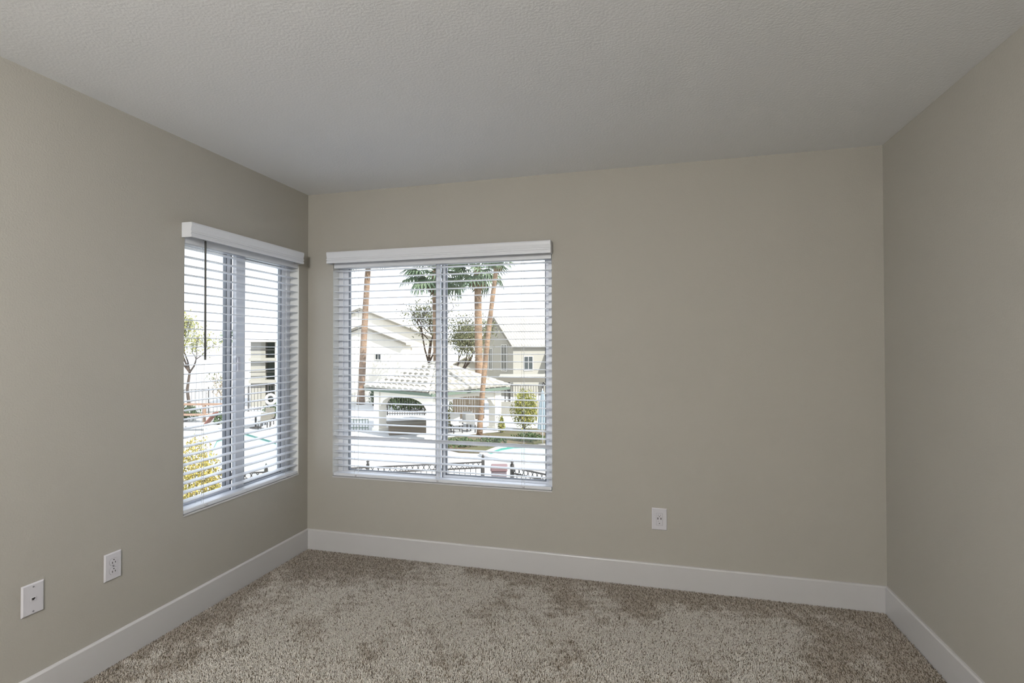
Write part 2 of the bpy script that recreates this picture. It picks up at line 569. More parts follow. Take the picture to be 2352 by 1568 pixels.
def make_carpet():
    sp = .0045
    x0, x1, y0, y1 = BT + .001, W - BT - .001, -2.05, -BT - .001
    nx, ny = int((x1 - x0) / sp), int((y1 - y0) / sp)
    gx, gy = np.meshgrid(np.arange(nx), np.arange(ny))
    px = x0 + (gx.ravel() + .5 + rng.uniform(-.45, .45, nx * ny)) * sp
    py = y0 + (gy.ravel() + .5 + rng.uniform(-.45, .45, nx * ny)) * sp
    # keep what the view and a step beside it can see
    d = (px - EYE.x) * FW.x + (py - EYE.y) * FW.y
    keep = d > 1.6
    px, py = px[keep], py[keep]
    n = len(px)
    f1 = smooth_field(px, py, 1, 24, .5, 2.4)
    f2 = smooth_field(px, py, 2, 30, 2.5, 7)
    f3 = smooth_field(px, py, 3, 30, 9, 26)
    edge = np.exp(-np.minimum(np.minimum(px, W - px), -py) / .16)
    patch = .18 + .45 * f1 + .40 * f2 + .28 * f3 - 1.3 * edge - .55 * np.clip((px - 2.1) / 1.2, 0, 1)  # last term paints the right side's weaker light in, with its browner pile
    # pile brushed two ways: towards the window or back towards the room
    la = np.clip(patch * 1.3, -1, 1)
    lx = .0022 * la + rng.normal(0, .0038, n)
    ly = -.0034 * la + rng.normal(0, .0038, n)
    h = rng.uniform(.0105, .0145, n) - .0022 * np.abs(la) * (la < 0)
    r = rng.uniform(.0014, .0024, n)
    rot = rng.uniform(0, 6.28, n)
    V = np.zeros((n, 7, 3))
    for k in range(3):
        a = rot + k * 2.0944
        V[:, k, 0] = px + np.cos(a) * r * .8
        V[:, k, 1] = py + np.sin(a) * r * .8
        V[:, k, 2] = -.007
        V[:, 3 + k, 0] = px + lx * .55 + np.cos(a + .5) * r
        V[:, 3 + k, 1] = py + ly * .55 + np.sin(a + .5) * r
        V[:, 3 + k, 2] = -.007 + h * .68
    V[:, 6, 0] = px + lx * 1.25
    V[:, 6, 1] = py + ly * 1.25
    V[:, 6, 2] = -.007 + h
    # stay inside the baseboards
    V[:, :, 0] = np.clip(V[:, :, 0], BT + .0005, W - BT - .0005)
    V[:, :, 1] = np.minimum(V[:, :, 1], -BT - .0005)
    T = np.array([(0, 1, 4), (0, 4, 3), (1, 2, 5), (1, 5, 4), (2, 0, 3), (2, 3, 5), (3, 4, 6), (4, 5, 6), (5, 3, 6)])
    F = (np.arange(n)[:, None, None] * 7 + T[None]).reshape(-1, 3)
    me = bpy.data.meshes.new('carpet_pile')
    me.vertices.add(n * 7)
    me.vertices.foreach_set('co', V.astype(np.float32).ravel())
    me.loops.add(F.size)
    me.loops.foreach_set('vertex_index', F.astype(np.int32).ravel())
    me.polygons.add(len(F))
    me.polygons.foreach_set('loop_start', np.arange(0, F.size, 3, dtype=np.int32))
    me.polygons.foreach_set('loop_total', np.full(len(F), 3, np.int32))
    me.polygons.foreach_set('use_smooth', np.ones(len(F), bool))
    me.update(calc_edges=True)
    # yarn colour of each tuft, the weaker light at the right side painted in
    A = np.array(srgb(*CARPET_A))
    B = np.array(srgb(*CARPET_B))
    C = np.array(srgb(*CARPET_C))
    u = rng.uniform(0, 1, n)
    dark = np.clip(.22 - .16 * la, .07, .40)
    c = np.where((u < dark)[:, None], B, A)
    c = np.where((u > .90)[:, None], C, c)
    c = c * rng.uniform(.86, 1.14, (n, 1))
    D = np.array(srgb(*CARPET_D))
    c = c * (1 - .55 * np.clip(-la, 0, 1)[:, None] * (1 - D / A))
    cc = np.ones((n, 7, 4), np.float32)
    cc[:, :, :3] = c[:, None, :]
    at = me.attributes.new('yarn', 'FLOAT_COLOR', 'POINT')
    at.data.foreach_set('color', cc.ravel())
    m = bpy.data.materials.new('carpet_yarn')
    m.use_nodes = True
    nn = m.node_tree
    b = nn.nodes['Principled BSDF']
    b.inputs['Roughness'].default_value = .95
    b.inputs['Specular IOR Level'].default_value = .1
    b.inputs['Sheen Weight'].default_value = .25
    b.inputs['Sheen Roughness'].default_value = .5
    a = nn.nodes.new('ShaderNodeAttribute')
    a.attribute_name = 'yarn'
    nn.links.new(a.outputs['Color'], b.inputs['Base Color'])
    me.materials.append(m)
    o = link('carpet_pile', me)
    return tag(o, 'grey-brown cut pile carpet covering the whole floor', 'carpet', kind='stuff')


CARPET_A, CARPET_B, CARPET_C, CARPET_D = (220, 214, 206), (138, 126, 110), (240, 236, 230), (158, 141, 118)
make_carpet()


# ------------------------------------------------------------------ unseen fill lamp behind the camera, added to brighten the room
def fill_lamp():
    t = thing('added_fill_light', 'added fill light, a glowing globe on a thin rod', 'fill light', (1.4, -3.9, H))
    MB().lathe([(0, 0), (.07, 0), (.072, -.012), (.02, -.03), (.006, -.05), (.006, -.13), (.05, -.14), (.052, -.17), (0, -.17)], 32).build('base', M_trim, t)
    m = bpy.data.materials.new('fill_glow')
    m.use_nodes = True
    b = m.node_tree.nodes['Principled BSDF']
    b.inputs['Base Color'].default_value = (.9, .88, .82, 1)
    b.inputs['Emission Color'].default_value = FILL_COLOR
    b.inputs['Emission Strength'].default_value = FILL_STRENGTH
    R_ = .14
    MB().lathe([(max(R_ * math.sin(a_), .0), -.295 + R_ * math.cos(a_)) for a_ in [.42 + (math.pi - .42) * k / 14 for k in range(15)]], 32).build('glow_globe', m, t)


fill_lamp()

#EXTERIOR
# ------------------------------------------------------------------ the world outside (r to the right of the view, d ahead of it, z up)
def F(r, d, z=GZ):
    p = Vector((EYE.x, EYE.y, 0)) + RT * r + FW * d
    p.z = z
    return p


def at(px, d):
    """sideways distance of a picture column at distance d"""
    return (px - 1176) / FPX * d


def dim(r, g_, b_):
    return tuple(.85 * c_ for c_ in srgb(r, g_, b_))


HZ = 784 + FPX * math.tan(PITCH)


def gd(py):
    """distance of the ground seen at picture row py"""
    return (EYE.z - GZ) * FPX / (py - HZ)


def gpt(px, py, z=GZ):
    d = gd(py)
    return F(at(px, d), d, z)


def zz(py, d):
    return EYE.z - (py - HZ) / FPX * d


M_deck = mat('pale_concrete_deck', srgb(172, 173, 173), .9, bump=(8, .2, .02), var=(.5, srgb(165, 166, 166)))
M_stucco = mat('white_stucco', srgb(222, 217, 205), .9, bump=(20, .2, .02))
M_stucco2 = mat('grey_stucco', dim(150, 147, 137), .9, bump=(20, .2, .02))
M_fascia = mat('grey_brown_fascia', dim(116, 112, 102), .8)
M_rtile = mat('pale_concrete_tile', srgb(176, 172, 162), .85, var=(3, srgb(150, 146, 137)))
M_gfascia = mat('green_grey_fascia', dim(98, 112, 98), .7)
M_bglass = mat('dark_window_glass', dim(52, 58, 58), .15, spec=.5)
M_iron = mat('dark_wrought_iron', dim(58, 55, 52), .55)
M_bark = mat('palm_bark', dim(146, 120, 96), .95, bump=(9, .9, .06), var=(2.2, dim(112, 92, 74)))
M_frond = mat('palm_leaf', dim(108, 122, 92), .6, var=(2, dim(82, 104, 80)))
M_skirt = mat('dry_palm_leaf', dim(120, 98, 66), .8)
M_leafA = mat('olive_leaf', dim(118, 118, 80), .7, var=(3, dim(86, 90, 62)))
M_leafB = mat('yellow_green_leaf', dim(152, 146, 70), .7, var=(4, dim(112, 120, 58)))
M_leafD = mat('yellow_flowering_leaf', dim(168, 148, 72), .7, var=(5, dim(128, 124, 60)))
M_leafC = mat('green_leaf', dim(74, 92, 50), .7, var=(4, dim(54, 72, 40)))
M_twig = mat('dark_bark', dim(72, 58, 46), .9)
M_paletwig = mat('pale_bark', dim(160, 148, 132), .9)
M_bed = mat('brown_planting_soil', dim(100, 84, 66), .95, bump=(5, .5, .05), var=(1.2, dim(78, 84, 52)))
M_canvas = mat('pale_blue_canvas', dim(158, 168, 172), .85)
M_white = mat('white_furniture', dim(205, 203, 198), .5)
M_red = mat('rust_red_fabric', dim(120, 72, 58), .85)
M_bin = mat('mauve_grey_plastic', dim(112, 102, 106), .6)
M_lid = mat('mauve_brown_plastic', dim(118, 94, 94), .6)
M_counter = mat('brown_counter_tile', dim(104, 94, 80), .8)
M_poolwall = mat('teal_pool_tile', dim(70, 130, 118), .4)
M_copper = mat('copper_timber', dim(150, 122, 102), .8)

m = bpy.data.materials.new('pool_water')
m.use_nodes = True
_b = m.node_tree.nodes['Principled BSDF']
_b.inputs['Base Color'].default_value = (*srgb(168, 190, 190), 1)
_b.inputs['Roughness'].default_value = .12
_no = m.node_tree.nodes.new('ShaderNodeTexNoise')
_no.inputs['Scale'].default_value = 3
_bp = m.node_tree.nodes.new('ShaderNodeBump')
_bp.inputs['Strength'].default_value = .15
m.node_tree.links.new(_no.outputs[0], _bp.inputs['Height'])
m.node_tree.links.new(_bp.outputs[0], _b.inputs['Normal'])
M_water = m


def slab(pts, z0, z1):
    n = len(pts)
    vs = [(p.x, p.y, z) for z in (z0, z1) for p in pts]
    return MB().add(vs, [tuple(range(n - 1, -1, -1)), tuple(range(n, 2 * n))] + [(i, (i + 1) % n, n + (i + 1) % n, n + i) for i in range(n)])


# ground, pools, planting bed
g = MB()
c = F(-10, 30)
g.box((c.x - 130, c.y - 42, GZ - .5), (c.x + 130, c.y + 130, GZ))
struct(g.build('pool_deck', M_deck))


def pool(label, pix):
    t = thing('swimming_pool', label, 'pool', gpt(*pix[0]))
    base = t.location.copy()
    pts = [gpt(*q) - base for q in pix]
    c0 = sum(pts, Vector()) / len(pts)
    out = [c0 + (p - c0) * (1 + .35 / max((p - c0).length, 1)) for p in pts]
    n = len(pts)
    rim = MB()
    vs = [(p.x, p.y, .01) for p in pts] + [(p.x, p.y, .12) for p in pts] + [(p.x, p.y, .12) for p in out] + [(p.x, p.y, 0) for p in out]
    for k in range(3):
        rim.add([], [])
    fs = []
    for i in range(n):
        jn = (i + 1) % n
        fs += [(i, jn, n + jn, n + i), (n + i, n + jn, 2 * n + jn, 2 * n + i), (2 * n + i, 2 * n + jn, 3 * n + jn, 3 * n + i)]
    rim.add(vs, fs)
    rim.mi = [1 if k % 3 == 0 else 0 for k in range(len(fs))]
    rim.build('coping', [M_deck, M_poolwall], t)
    slab(pts, .01, .03).build('water', M_water, t)
    return t


pool('teal swimming pool seen through the left window', [(556, 996), (655, 1026), (770, 1066), (640, 1092), (470, 1076), (500, 1014)])
pool('pale blue pool by the bush outside the back window', [(1120, 1046), (1150, 1035), (1180, 1030), (1330, 1028), (1330, 1070), (1186, 1059), (1140, 1053)])
bed_pix = [(1015, 1010), (1080, 1002), (1150, 995), (1180, 988), (1300, 986), (1300, 1016), (1190, 1022), (1150, 1031), (1105, 1041), (1055, 1039), (1015, 1030)]
bd = slab([gpt(*q) for q in bed_pix], GZ - .02, GZ + .10).build('planting_bed', M_bed)
tag(bd, 'brown planting bed with a curved edge in front of the gazebo', 'planting bed')


# ---- foliage helpers
def leaf_cloud(n, fn, size, seed):
    r = random.Random(seed)
    b = MB()
    for _ in range(n):
        c, s = fn(r)
        a = Euler((r.uniform(0, 6.28), r.uniform(0, 6.28), r.uniform(0, 6.28))).to_matrix()
        s *= size * r.uniform(.6, 1.3)
        vs = [c + a @ Vector(p) for p in ((-s, 0, 0), (0, -s * .5, s * .15), (s, 0, 0), (0, s * .5, s * .15))]
        b.add(vs, [(0, 1, 2), (0, 2, 3)])
    return b


def ellipsoid_fn(cx, cy, cz, rx, ry, rz, lump=.25):
    def fn(r):
        while True:
            v = Vector((r.uniform(-1, 1), r.uniform(-1, 1), r.uniform(-1, 1)))
            if .35 < v.length < 1:
                break
        k = 1 + lump * math.sin(5 * v.x + 3 * v.z) * math.cos(4 * v.y - 2 * v.z)
        return Vector((cx + v.x * rx * k, cy + v.y * ry * k, cz + v.z * rz * k)), 1.0
    return fn


def bush(name, label, r, d, w_, h_, m, seed, n=900, size=.09, z=GZ, depth=None, group=None, cat='bush', conical=False):
    t = thing(name, label, cat, F(r, d, z), YAW, group)
    st = MB()
    rr = random.Random(seed)
    for k in range(5):
        x, y = rr.uniform(-.25, .25) * w_, rr.uniform(-.2, .2) * w_
        st.tube([(x * .3, y * .3, 0), (x, y, h_ * .6)], [.03, .012], 5)
    st.build('stem', M_twig, t)
    dp = depth or w_
    if conical:
        fn0 = ellipsoid_fn(0, 0, h_ * .5, w_ / 2, dp / 2, h_ / 2, .1)

        def fn(r_):
            c, s = fn0(r_)
            k = 1.25 - .9 * c.z / h_
            return Vector((c.x * k, c.y * k, c.z)), s
    else:
        fn = ellipsoid_fn(0, 0, h_ * .52, w_ / 2, dp / 2, h_ * .48)
    tag(leaf_cloud(n, fn, size, seed).build('foliage', m, t), kind='stuff')
    return t


def tree(name, label, r, d, trunk_h, spread, height, m, seed, nleaf=2600, leaf=.09, bark=None, sparse=1.0, lean=0., cat='tree'):
    t = thing(name, label, cat, F(r, d), YAW)
    rr = random.Random(seed)
    b = MB()
    tips = []

    def grow(p, v, rad, lev):
        q = p + v
        mid = p + v * .5 + Vector((rr.uniform(-.1, .1), rr.uniform(-.1, .1), 0)) * v.length
        b.tube([p, mid, q], [rad, rad * .85, rad * .65], 6 if lev < 2 else 4, cap=False)
        if lev >= 2:
            tips.append((mid, q))
        if lev < 4:
            for _ in range(3 if lev else 4):
                a = Vector((rr.uniform(-1, 1) * spread / height * 1.1, rr.uniform(-1, 1) * spread / height * .9, rr.uniform(.15, .9))).normalized()
                grow(q, (v.normalized() * .35 + a).normalized() * v.length * rr.uniform(.5, .78), rad * .6, lev + 1)
    grow(Vector((0, 0, 0)), Vector((lean, 0, trunk_h)), .05 * trunk_h ** .5 + .04, 0)
    b.build('trunk', bark or M_twig, t)

    def fn(r_):
        p, q = r_.choice(tips)
        c = p.lerp(q, r_.uniform(.2, 1.2)) + Vector((r_.gauss(0, .22), r_.gauss(0, .22), r_.gauss(0, .18))) * sparse
        return c, 1.0
    tag(leaf_cloud(nleaf, fn, leaf, seed).build('foliage', m, t), kind='stuff')
    return t


# ---- fan palms
def frond_mesh(name, m, L=1.0, pet=.75, droop=.35, n=13):
    b = MB()
    b.tube([(0, 0, 0), (pet * .5, 0, .03), (pet, 0, 0)], [.022, .016, .012], 4)
    for k in range(n):
        a = math.radians(-80 + 160 * k / (n - 1))
        l = L * (1 - .25 * abs(k / (n - 1) - .5) * 2)
        dx, dy = math.cos(a), math.sin(a)
        w_ = .055
        p0 = Vector((pet, 0, 0))
        p1 = p0 + Vector((dx, dy, 0)) * l * .55
        p2 = p0 + Vector((dx, dy, 0)) * l * .95 - Vector((0, 0, droop * l))
        s = Vector((-dy, dx, 0)) * w_
        b.add([p0, p1 - s, p1 + s, p1 + Vector((0, 0, -.03)), p2], [(0, 1, 3), (0, 3, 2), (1, 4, 3), (3, 4, 2)])
    return b.mesh(name, m)


FR = frond_mesh('frond', M_frond)
FS = frond_mesh('dry_frond', M_skirt, .8, .5, .5, 9)


def palm(label, r, d, top_r, top_z, rad0, rad1, seed, nf=28, fl=1.25, ns=12, base=GZ):
    t = thing('fan_palm', label, 'palm tree', F(r, d, base), YAW, None)
    rr = random.Random(seed)
    hx, hz = top_r - r, top_z - base
    pts, rads = [], []
    for i in range(15):
        f = i / 14
        pts.append((hx * f ** 1.3, .05 * math.sin(f * 5), hz * f))
        rads.append((rad0 * 1.25 if i == 0 else rad0) * (1 - f) + rad1 * f + .012 * (i % 2))
    MB().tube(pts, rads, 12).build('trunk', M_bark, t)
    top = Vector((hx, 0, hz))
    for k in range(nf):
        az = k * 2.399 + rr.uniform(-.2, .2)
        el = math.radians(75 - 125 * (k + .5) / nf + rr.uniform(-8, 8))
        s = fl * rr.uniform(.85, 1.15)
        Mx = Matrix.Translation(top) @ Matrix.Rotation(az, 4, 'Z') @ Matrix.Rotation(-el, 4, 'Y') @ Matrix.Rotation(rr.uniform(-.4, .4), 4, 'X') @ Matrix.Scale(s, 4)
        link('frond', FR, t, Mx)
    for k in range(ns):
        az = k * 2.399 + rr.uniform(-.3, .3)
        el = math.radians(rr.uniform(-82, -58))
        Mx = Matrix.Translation(top - Vector((0, 0, .15))) @ Matrix.Rotation(az, 4, 'Z') @ Matrix.Rotation(-el, 4, 'Y') @ Matrix.Scale(fl * .8, 4)
        link('dry_frond', FS, t, Mx)
    return t


palm('tall palm with a bare thick trunk rising left of the gazebo roof', at(829, 40), 40, at(849, 40), zz(566, 40), .27, .20, 11, 26, 1.5)
palm('palm with a full crown and straight trunk behind the gazebo', at(1101, 32), 32, at(1097, 32), zz(616, 32), .25, .21, 12, 34, 1.35)
palm('slender leaning palm in front of the gazebo', at(1101, 24.8), 24.8, at(1144, 24.8), zz(588, 24.8), .125, .10, 13, 24, .62, base=GZ + .1)
palm('palm with a dark green crown above the gazebo roof tip', at(1004, 34), 34, at(1000, 34), zz(622, 34), .24, .2, 14, 34, 1.5)

tree('broadleaf_tree', 'olive green broadleaf tree with dark branches behind the palms', at(1080, 37), 37, 2.4, 3.0, 4.8, M_leafA, 21, 4200, .085, lean=-.75, sparse=1.8)
tree('broadleaf_tree', 'small broadleaf tree behind the middle of the gazebo roof', at(985, 39), 39, 3.2, 2.4, 4.2, M_leafA, 23, 1800, .085, sparse=1.8)


# ---- gazebo
def gazebo():
    ang = math.radians(49)
    C = F(at(1006, 27.44), 27.44)
    t = thing('gazebo', 'square open gazebo with arches and a pale tiled hip roof', 'gazebo', C, YAW + ang)
    hs, pw = 2.15, .24         # half side, half pillar
    ez = zz(888, 27.2) - GZ    # eave height
    az = zz(831, 27.44) - GZ   # apex height
    for sx in (-1, 1):
        for sy in (-1, 1):
            p = MB()
            p.box((sx * hs - pw, sy * hs - pw, 0), (sx * hs + pw, sy * hs + pw, ez - .1))
            p.box((sx * hs - pw - .06, sy * hs - pw - .06, 0), (sx * hs + pw + .06, sy * hs + pw + .06, .18))
            p.build('pillar', M_stucco, t, .02)
    # arched beam on each side
    for k in range(4):
        Mx = Matrix.Rotation(k * math.pi / 2, 4, 'Z') @ Matrix.Translation((0, -hs, 0))
        n = 14
        a0, a1 = -hs + pw, hs - pw
        vs, fs = [], []
        for i in range(n + 1):
            x = a0 + (a1 - a0) * i / n
            u = 2 * i / n - 1
            za = ez - .98 + .60 * (max(0, 1 - abs(u) ** 2.6)) ** .6
            for y in (-.16, .16):
                vs += [Mx @ Vector((x, y, za)), Mx @ Vector((x, y, ez - .1))]
        for i in range(n):
            o = i * 4
            fs += [(o, o + 4, o + 5, o + 1), (o + 2, o + 3, o + 7, o + 6), (o, o + 2, o + 6, o + 4)]
        MB().add(vs, fs).build('arch', M_stucco, t)
    hr = 2.72
    rf = MB()
    rf.add([(-hr, -hr, ez - .03), (hr, -hr, ez - .03), (hr, hr, ez - .03), (-hr, hr, ez - .03), (0, 0, az - .05)],
           [(0, 1, 4), (1, 2, 4), (2, 3, 4), (3, 0, 4), (3, 2, 1, 0)])
    roof = rf.build('roof', M_rtile, t)
    for k in range(4):
        Mx = Matrix.Rotation(k * math.pi / 2, 4, 'Z')
        MB().box((-hr, -hr - .02, ez - .17), (hr, -hr + .03, ez - .03), 0, Mx).build('fascia', M_gfascia, t)
    # barrel tiles, course by course up each slope
    slope = math.hypot(hr, az - ez)
    n = 12
    tw, rows = 2 * hr / n, 8
    cl = slope / rows
    b = MB()
    seg = 5
    vs, fs = [], []
    for y, sc, lift in ((0, 1.0, .05), (cl * 1.12, .9, .0)):
        for i in range(seg + 1):
            a = math.pi * i / seg
            vs.append((math.cos(a) * tw * .47 * sc, y, math.sin(a) * tw * .33 * sc + lift))
    fs = [(i, i + 1, seg + 2 + i, seg + 1 + i) for i in range(seg)] + [tuple(range(seg + 1))]
    tm = b.add(vs, fs).mesh('roof_tile', M_rtile)
    pit = math.atan2(az - ez, hr)
    for k in range(4):
        Mk = Matrix.Rotation(k * math.pi / 2, 4, 'Z') @ Matrix.Translation((0, -hr - .04, ez - .02)) @ Matrix.Rotation(pit, 4, 'X')
        for rw in range(rows):
            half = hr * (1 - (rw + .35) / rows)
            m_ = int(half * 2 / tw)
            for i in range(m_):
                x = (i - (m_ - 1) / 2) * tw
                link('roof_tile', tm, roof, Mk @ Matrix.Translation((x, rw * cl, 0)))
        # ridge caps
        e0 = Vector((-hr, -hr, ez + .05))
        e1 = Vector((0, 0, az + .06))
    rc = MB().tube([(0, 0, 0), (.42, 0, 0)], [.13, .11], 8).mesh('ridge_tile', M_rtile)
    for k in range(4):
        e0 = Matrix.Rotation(k * math.pi / 2, 4, 'Z') @ Vector((-hr, -hr, ez + .0))
        e1 = Vector((0, 0, az + .0))
        v = e1 - e0
        q = v.to_track_quat('X', 'Z').to_matrix().to_4x4()
        for i in range(10):
            link('ridge_tile', rc, roof, Matrix.Translation(e0 + v * (i / 10)) @ q)
    return t


gazebo()

# counter and furniture below the gazebo
ct = thing('barbecue_counter', 'brown tiled counter standing under the gazebo', 'counter', F(at(948, 26.4), 26.4), YAW + .3)
MB().box((-1.2, -.35, 0), (1.2, .35, .55)).build('body', M_counter, ct, .02)
MB().box((-1.3, -.42, .55), (1.3, .42, .62)).build('top', M_fascia, ct, .01)


def patio_chair(label, r, d, rz, m, group='patio chairs beside the gazebo'):
    t = thing('patio_chair', label, 'chair', F(r, d, GZ), YAW + rz, group)
    MB().box((-.26, -.26, .40), (.26, .26, .45)).build('seat', m, t, .01)
    Mx = Matrix.Translation((0, .25, .45)) @ Matrix.Rotation(-.2, 4, 'X')
    MB().box((-.26, -.02, 0), (.26, .03, .5), 0, Mx).build('backrest', m, t, .01)
    for sx in (-.23, .23):
        for sy in (-.23, .23):
            MB().box((sx - .02, sy - .02, 0), (sx + .02, sy + .02, .40)).build('leg', M_iron, t)
    return t


patio_chair('white patio chair nearest the window bar of the back window', at(1049, 26.6), 26.6, .4, M_white)
patio_chair('white patio chair in the middle of the three by the gazebo arch', at(1068, 27.6), 27.6, -.3, M_white)
patio_chair('white patio chair nearest the leaning palm', at(1086, 26.9), 26.9, 2.8, M_white)

# plants round the gazebo
bush('leafy_shrub', 'large yellow green shrub right of the gazebo', at(1206, 27), 27, 1.35, 2.05, M_leafB, 31, 3600, .055, GZ + .1)
bush('topiary_shrub', 'small cone shaped shrub at the foot of the right gazebo pillar', at(1152, 26), 26, .42, .85, M_leafB, 32, 500, .045, GZ + .1, conical=True)
bush('topiary_shrub', 'small round shrub below the gazebo arch by the window bar', at(1035, 27.5), 27.5, .4, 1.5, M_leafB, 33, 350, .05)
bush('ground_plant', 'low dark plant at the left end of the planting bed', at(1060, 22.5), 22.5, 1.6, .35, M_leafC, 34, 500, .06, GZ + .08)
bush('ground_plant', 'low green plant in the middle of the planting bed', at(1130, 23), 23, 1.5, .30, M_leafC, 35, 450, .06, GZ + .08)
bush('ground_plant', 'low green plant below the large yellow green shrub', at(1215, 24), 24, 1.6, .30, M_leafC, 36, 450, .06, GZ + .08)
bush('column_shrub', 'narrow upright shrub left of the gazebo', at(857, 39), 39, .55, 1.5, M_leafC, 37, 350, .07)


# ---- closed parasol by the pool
def parasol():
    d = 23.0
    t = thing('closed_parasol', 'folded pale blue parasol beside the pool', 'parasol', F(at(1246, d), d), YAW)
    MB().lathe([(0, 0), (.28, 0), (.28, .06), (.06, .10), (0, .10)], 16).build('base', M_fascia, t)
    MB().tube([(0, 0, .06), (0, 0, 2.55)], .022, 8).build('pole', M_white, t)
    b = MB()
    n = 24
    prof = [(.20, .75), (.17, 1.2), (.12, 1.9), (.05, 2.4), (.01, 2.5)]
    vs, fs = [], []
    for R_, z in prof:
        for k in range(n):
            a = 2 * math.pi * k / n
            q = R_ * (1 + (.22 if k % 2 else -.18))
            vs.append((q * math.cos(a), q * math.sin(a), z))
    for i in range(len(prof) - 1):
        for k in range(n):
            fs.append((i * n + k, i * n + (k + 1) % n, (i + 1) * n + (k + 1) % n, (i + 1) * n + k))
    b.add(vs, fs).build('canopy', M_canvas, t)


parasol()


# ---- buildings
def win(parent, M, w_, h_, recess=.08):
    f = MB()
    e = .06
    for a, c in (((-w_ / 2 - e, -.04, -e), (-w_ / 2, .04, h_ + e)), ((w_ / 2, -.04, -e), (w_ / 2 + e, .04, h_ + e)),
                 ((-w_ / 2, -.04, h_), (w_ / 2, .04, h_ + e)), ((-w_ / 2, -.04, -e), (w_ / 2, .04, 0)), ((-.02, -.03, 0), (.02, .03, h_))):
        f.box(a, c)
    me = f.mesh('window', M_white)
    o = link('window', me, parent, M)
    MB().box((-w_ / 2, -.015, 0), (w_ / 2, .015, h_)).build('pane', M_bglass, o)
    return o


def gabled_house(label, r, d, rz, wdt, dep, eave, ridge, over, m, wins, roofm, fascia_th=.28):
    """gable end on local y=0 facing -y, ridge running along +y"""
    t = thing('apartment_building', label, 'building', F(r, d), YAW + rz)
    hw = wdt / 2
    b = MB()
    vs = [(-hw, 0, 0), (hw, 0, 0), (hw, 0, eave), (0, 0, ridge), (-hw, 0, eave), (-hw, dep, 0), (hw, dep, 0), (hw, dep, eave), (0, dep, ridge), (-hw, dep, eave)]
    b.add(vs, [(0, 1, 2, 3, 4), (9, 8, 7, 6, 5), (1, 6, 7, 2), (5, 0, 4, 9)])
    b.build('wall', m, t)
    sl = (ridge - eave) / hw
    for s in (-1, 1):
        x1 = s * (hw + over)
        z1 = eave - sl * over
        th = .16
        rb = MB()
        vs = [(0, -over, ridge + .05), (x1, -over, z1 + .05), (x1, dep + over, z1 + .05), (0, dep + over, ridge + .05)]
        vs += [(x, y, z + th) for x, y, z in vs]
        rb.add(vs, [(0, 1, 2, 3), (7, 6, 5, 4), (0, 4, 5, 1), (1, 5, 6, 2), (2, 6, 7, 3), (3, 7, 4, 0)])
        ro = rb.build('roof', roofm, t)
        fb = MB()
        vs = [(0, -over - .05, ridge + .05 + th), (x1, -over - .05, z1 + .05 + th), (x1, -over - .05, z1 + .05 + th - fascia_th), (0, -over - .05, ridge + .05 + th - fascia_th)]
        vs += [(x, y + .06, z) for x, y, z in vs]
        fb.add(vs, [(0, 1, 2, 3), (7, 6, 5, 4), (0, 4, 5, 1), (1, 5, 6, 2), (2, 6, 7, 3), (3, 7, 4, 0)])
        fb.build('fascia', M_fascia, ro)
        # tile ribs running down the slope
        nr = int((dep + 2 * over) / .30)
        rbm = MB().tube([(0, 0, ridge + .05 + th), (x1, 0, z1 + .05 + th)], .055, 5, cap=False).mesh('roof_rib', roofm)
        for i in range(nr):
            link('roof_rib', rbm, ro, Matrix.Translation((0, -over + .2 + i * .30, 0)))
    for (x, z, w_, h_) in wins:
        win(t, Matrix.Translation((x, -.02, z)), w_, h_)
    return t


# large white gabled building on the left of the back window
d1 = 46
gabled_house('large white building with a wide gable behind the left palm', at(828, d1), d1, .0, 13.0, 14, zz(780, d1) - GZ, zz(712, d1) - GZ, .3, M_stucco,
             [(1.7, 3.6, .55, .55), (-1.5, 3.3, 1.0, .9), (4.0, 1.0, 1.0, 1.2)], M_rtile, .2)
d2 = 42
gabled_house('white gabled porch in front of the large white building', at(832, d2), d2, .0, 6.6, 3.4, zz(789, d2) - GZ, zz(752, d2) - GZ, .35, M_stucco,
             [(-1.15, .5, .55, 1.5), (1.3, 3.45, .4, .4)], M_rtile, .2)

# building on the right: shaded gable end to the left, long tiled roof to the right
d3 = 46
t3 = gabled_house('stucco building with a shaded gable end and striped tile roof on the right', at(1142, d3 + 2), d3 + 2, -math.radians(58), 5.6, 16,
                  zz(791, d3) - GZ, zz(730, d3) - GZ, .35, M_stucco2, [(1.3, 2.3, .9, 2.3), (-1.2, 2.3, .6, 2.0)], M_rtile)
gabled_house('low house with a tiled roof glimpsed behind the broadleaf tree', at(1070, 61), 61, 0., 3.4, 4.0, zz(842, 61) - GZ, zz(824, 61) - GZ, .3, M_stucco2, [], M_rtile, .15)
# porch on its sunlit side, and windows in that wall
ez3 = zz(791, d3) - GZ
pb = MB()
pb.add([(2.8, 3.4, ez3 - .9), (4.6, 3.4, ez3 - .9), (4.6, 6.6, ez3 - .9), (2.8, 6.6, ez3 - .9), (2.9, 4.2, ez3 - .15), (2.9, 5.8, ez3 - .15)],
       [(0, 1, 4), (1, 2, 5, 4), (2, 3, 5), (3, 0, 4, 5), (3, 2, 1, 0)])
pb.build('porch_roof', M_rtile, t3)
for y_ in (3.7, 6.2):
    pc = MB().box((4.1, y_ - .2, 0), (4.5, y_ + .2, ez3 - .9)).build('porch_column', M_stucco2, t3)
    MB().box((4.03, y_ - .27, ez3 - 2.3), (4.57, y_ + .27, ez3 - 2.1)).build('column_band', M_fascia, pc)
for y_ in (1.6, 8.2, 11.0):
    win(t3, Matrix.Translation((2.82, y_, ez3 - 2.3)) @ Matrix.Rotation(math.pi / 2, 4, 'Z'), .9, 1.2)


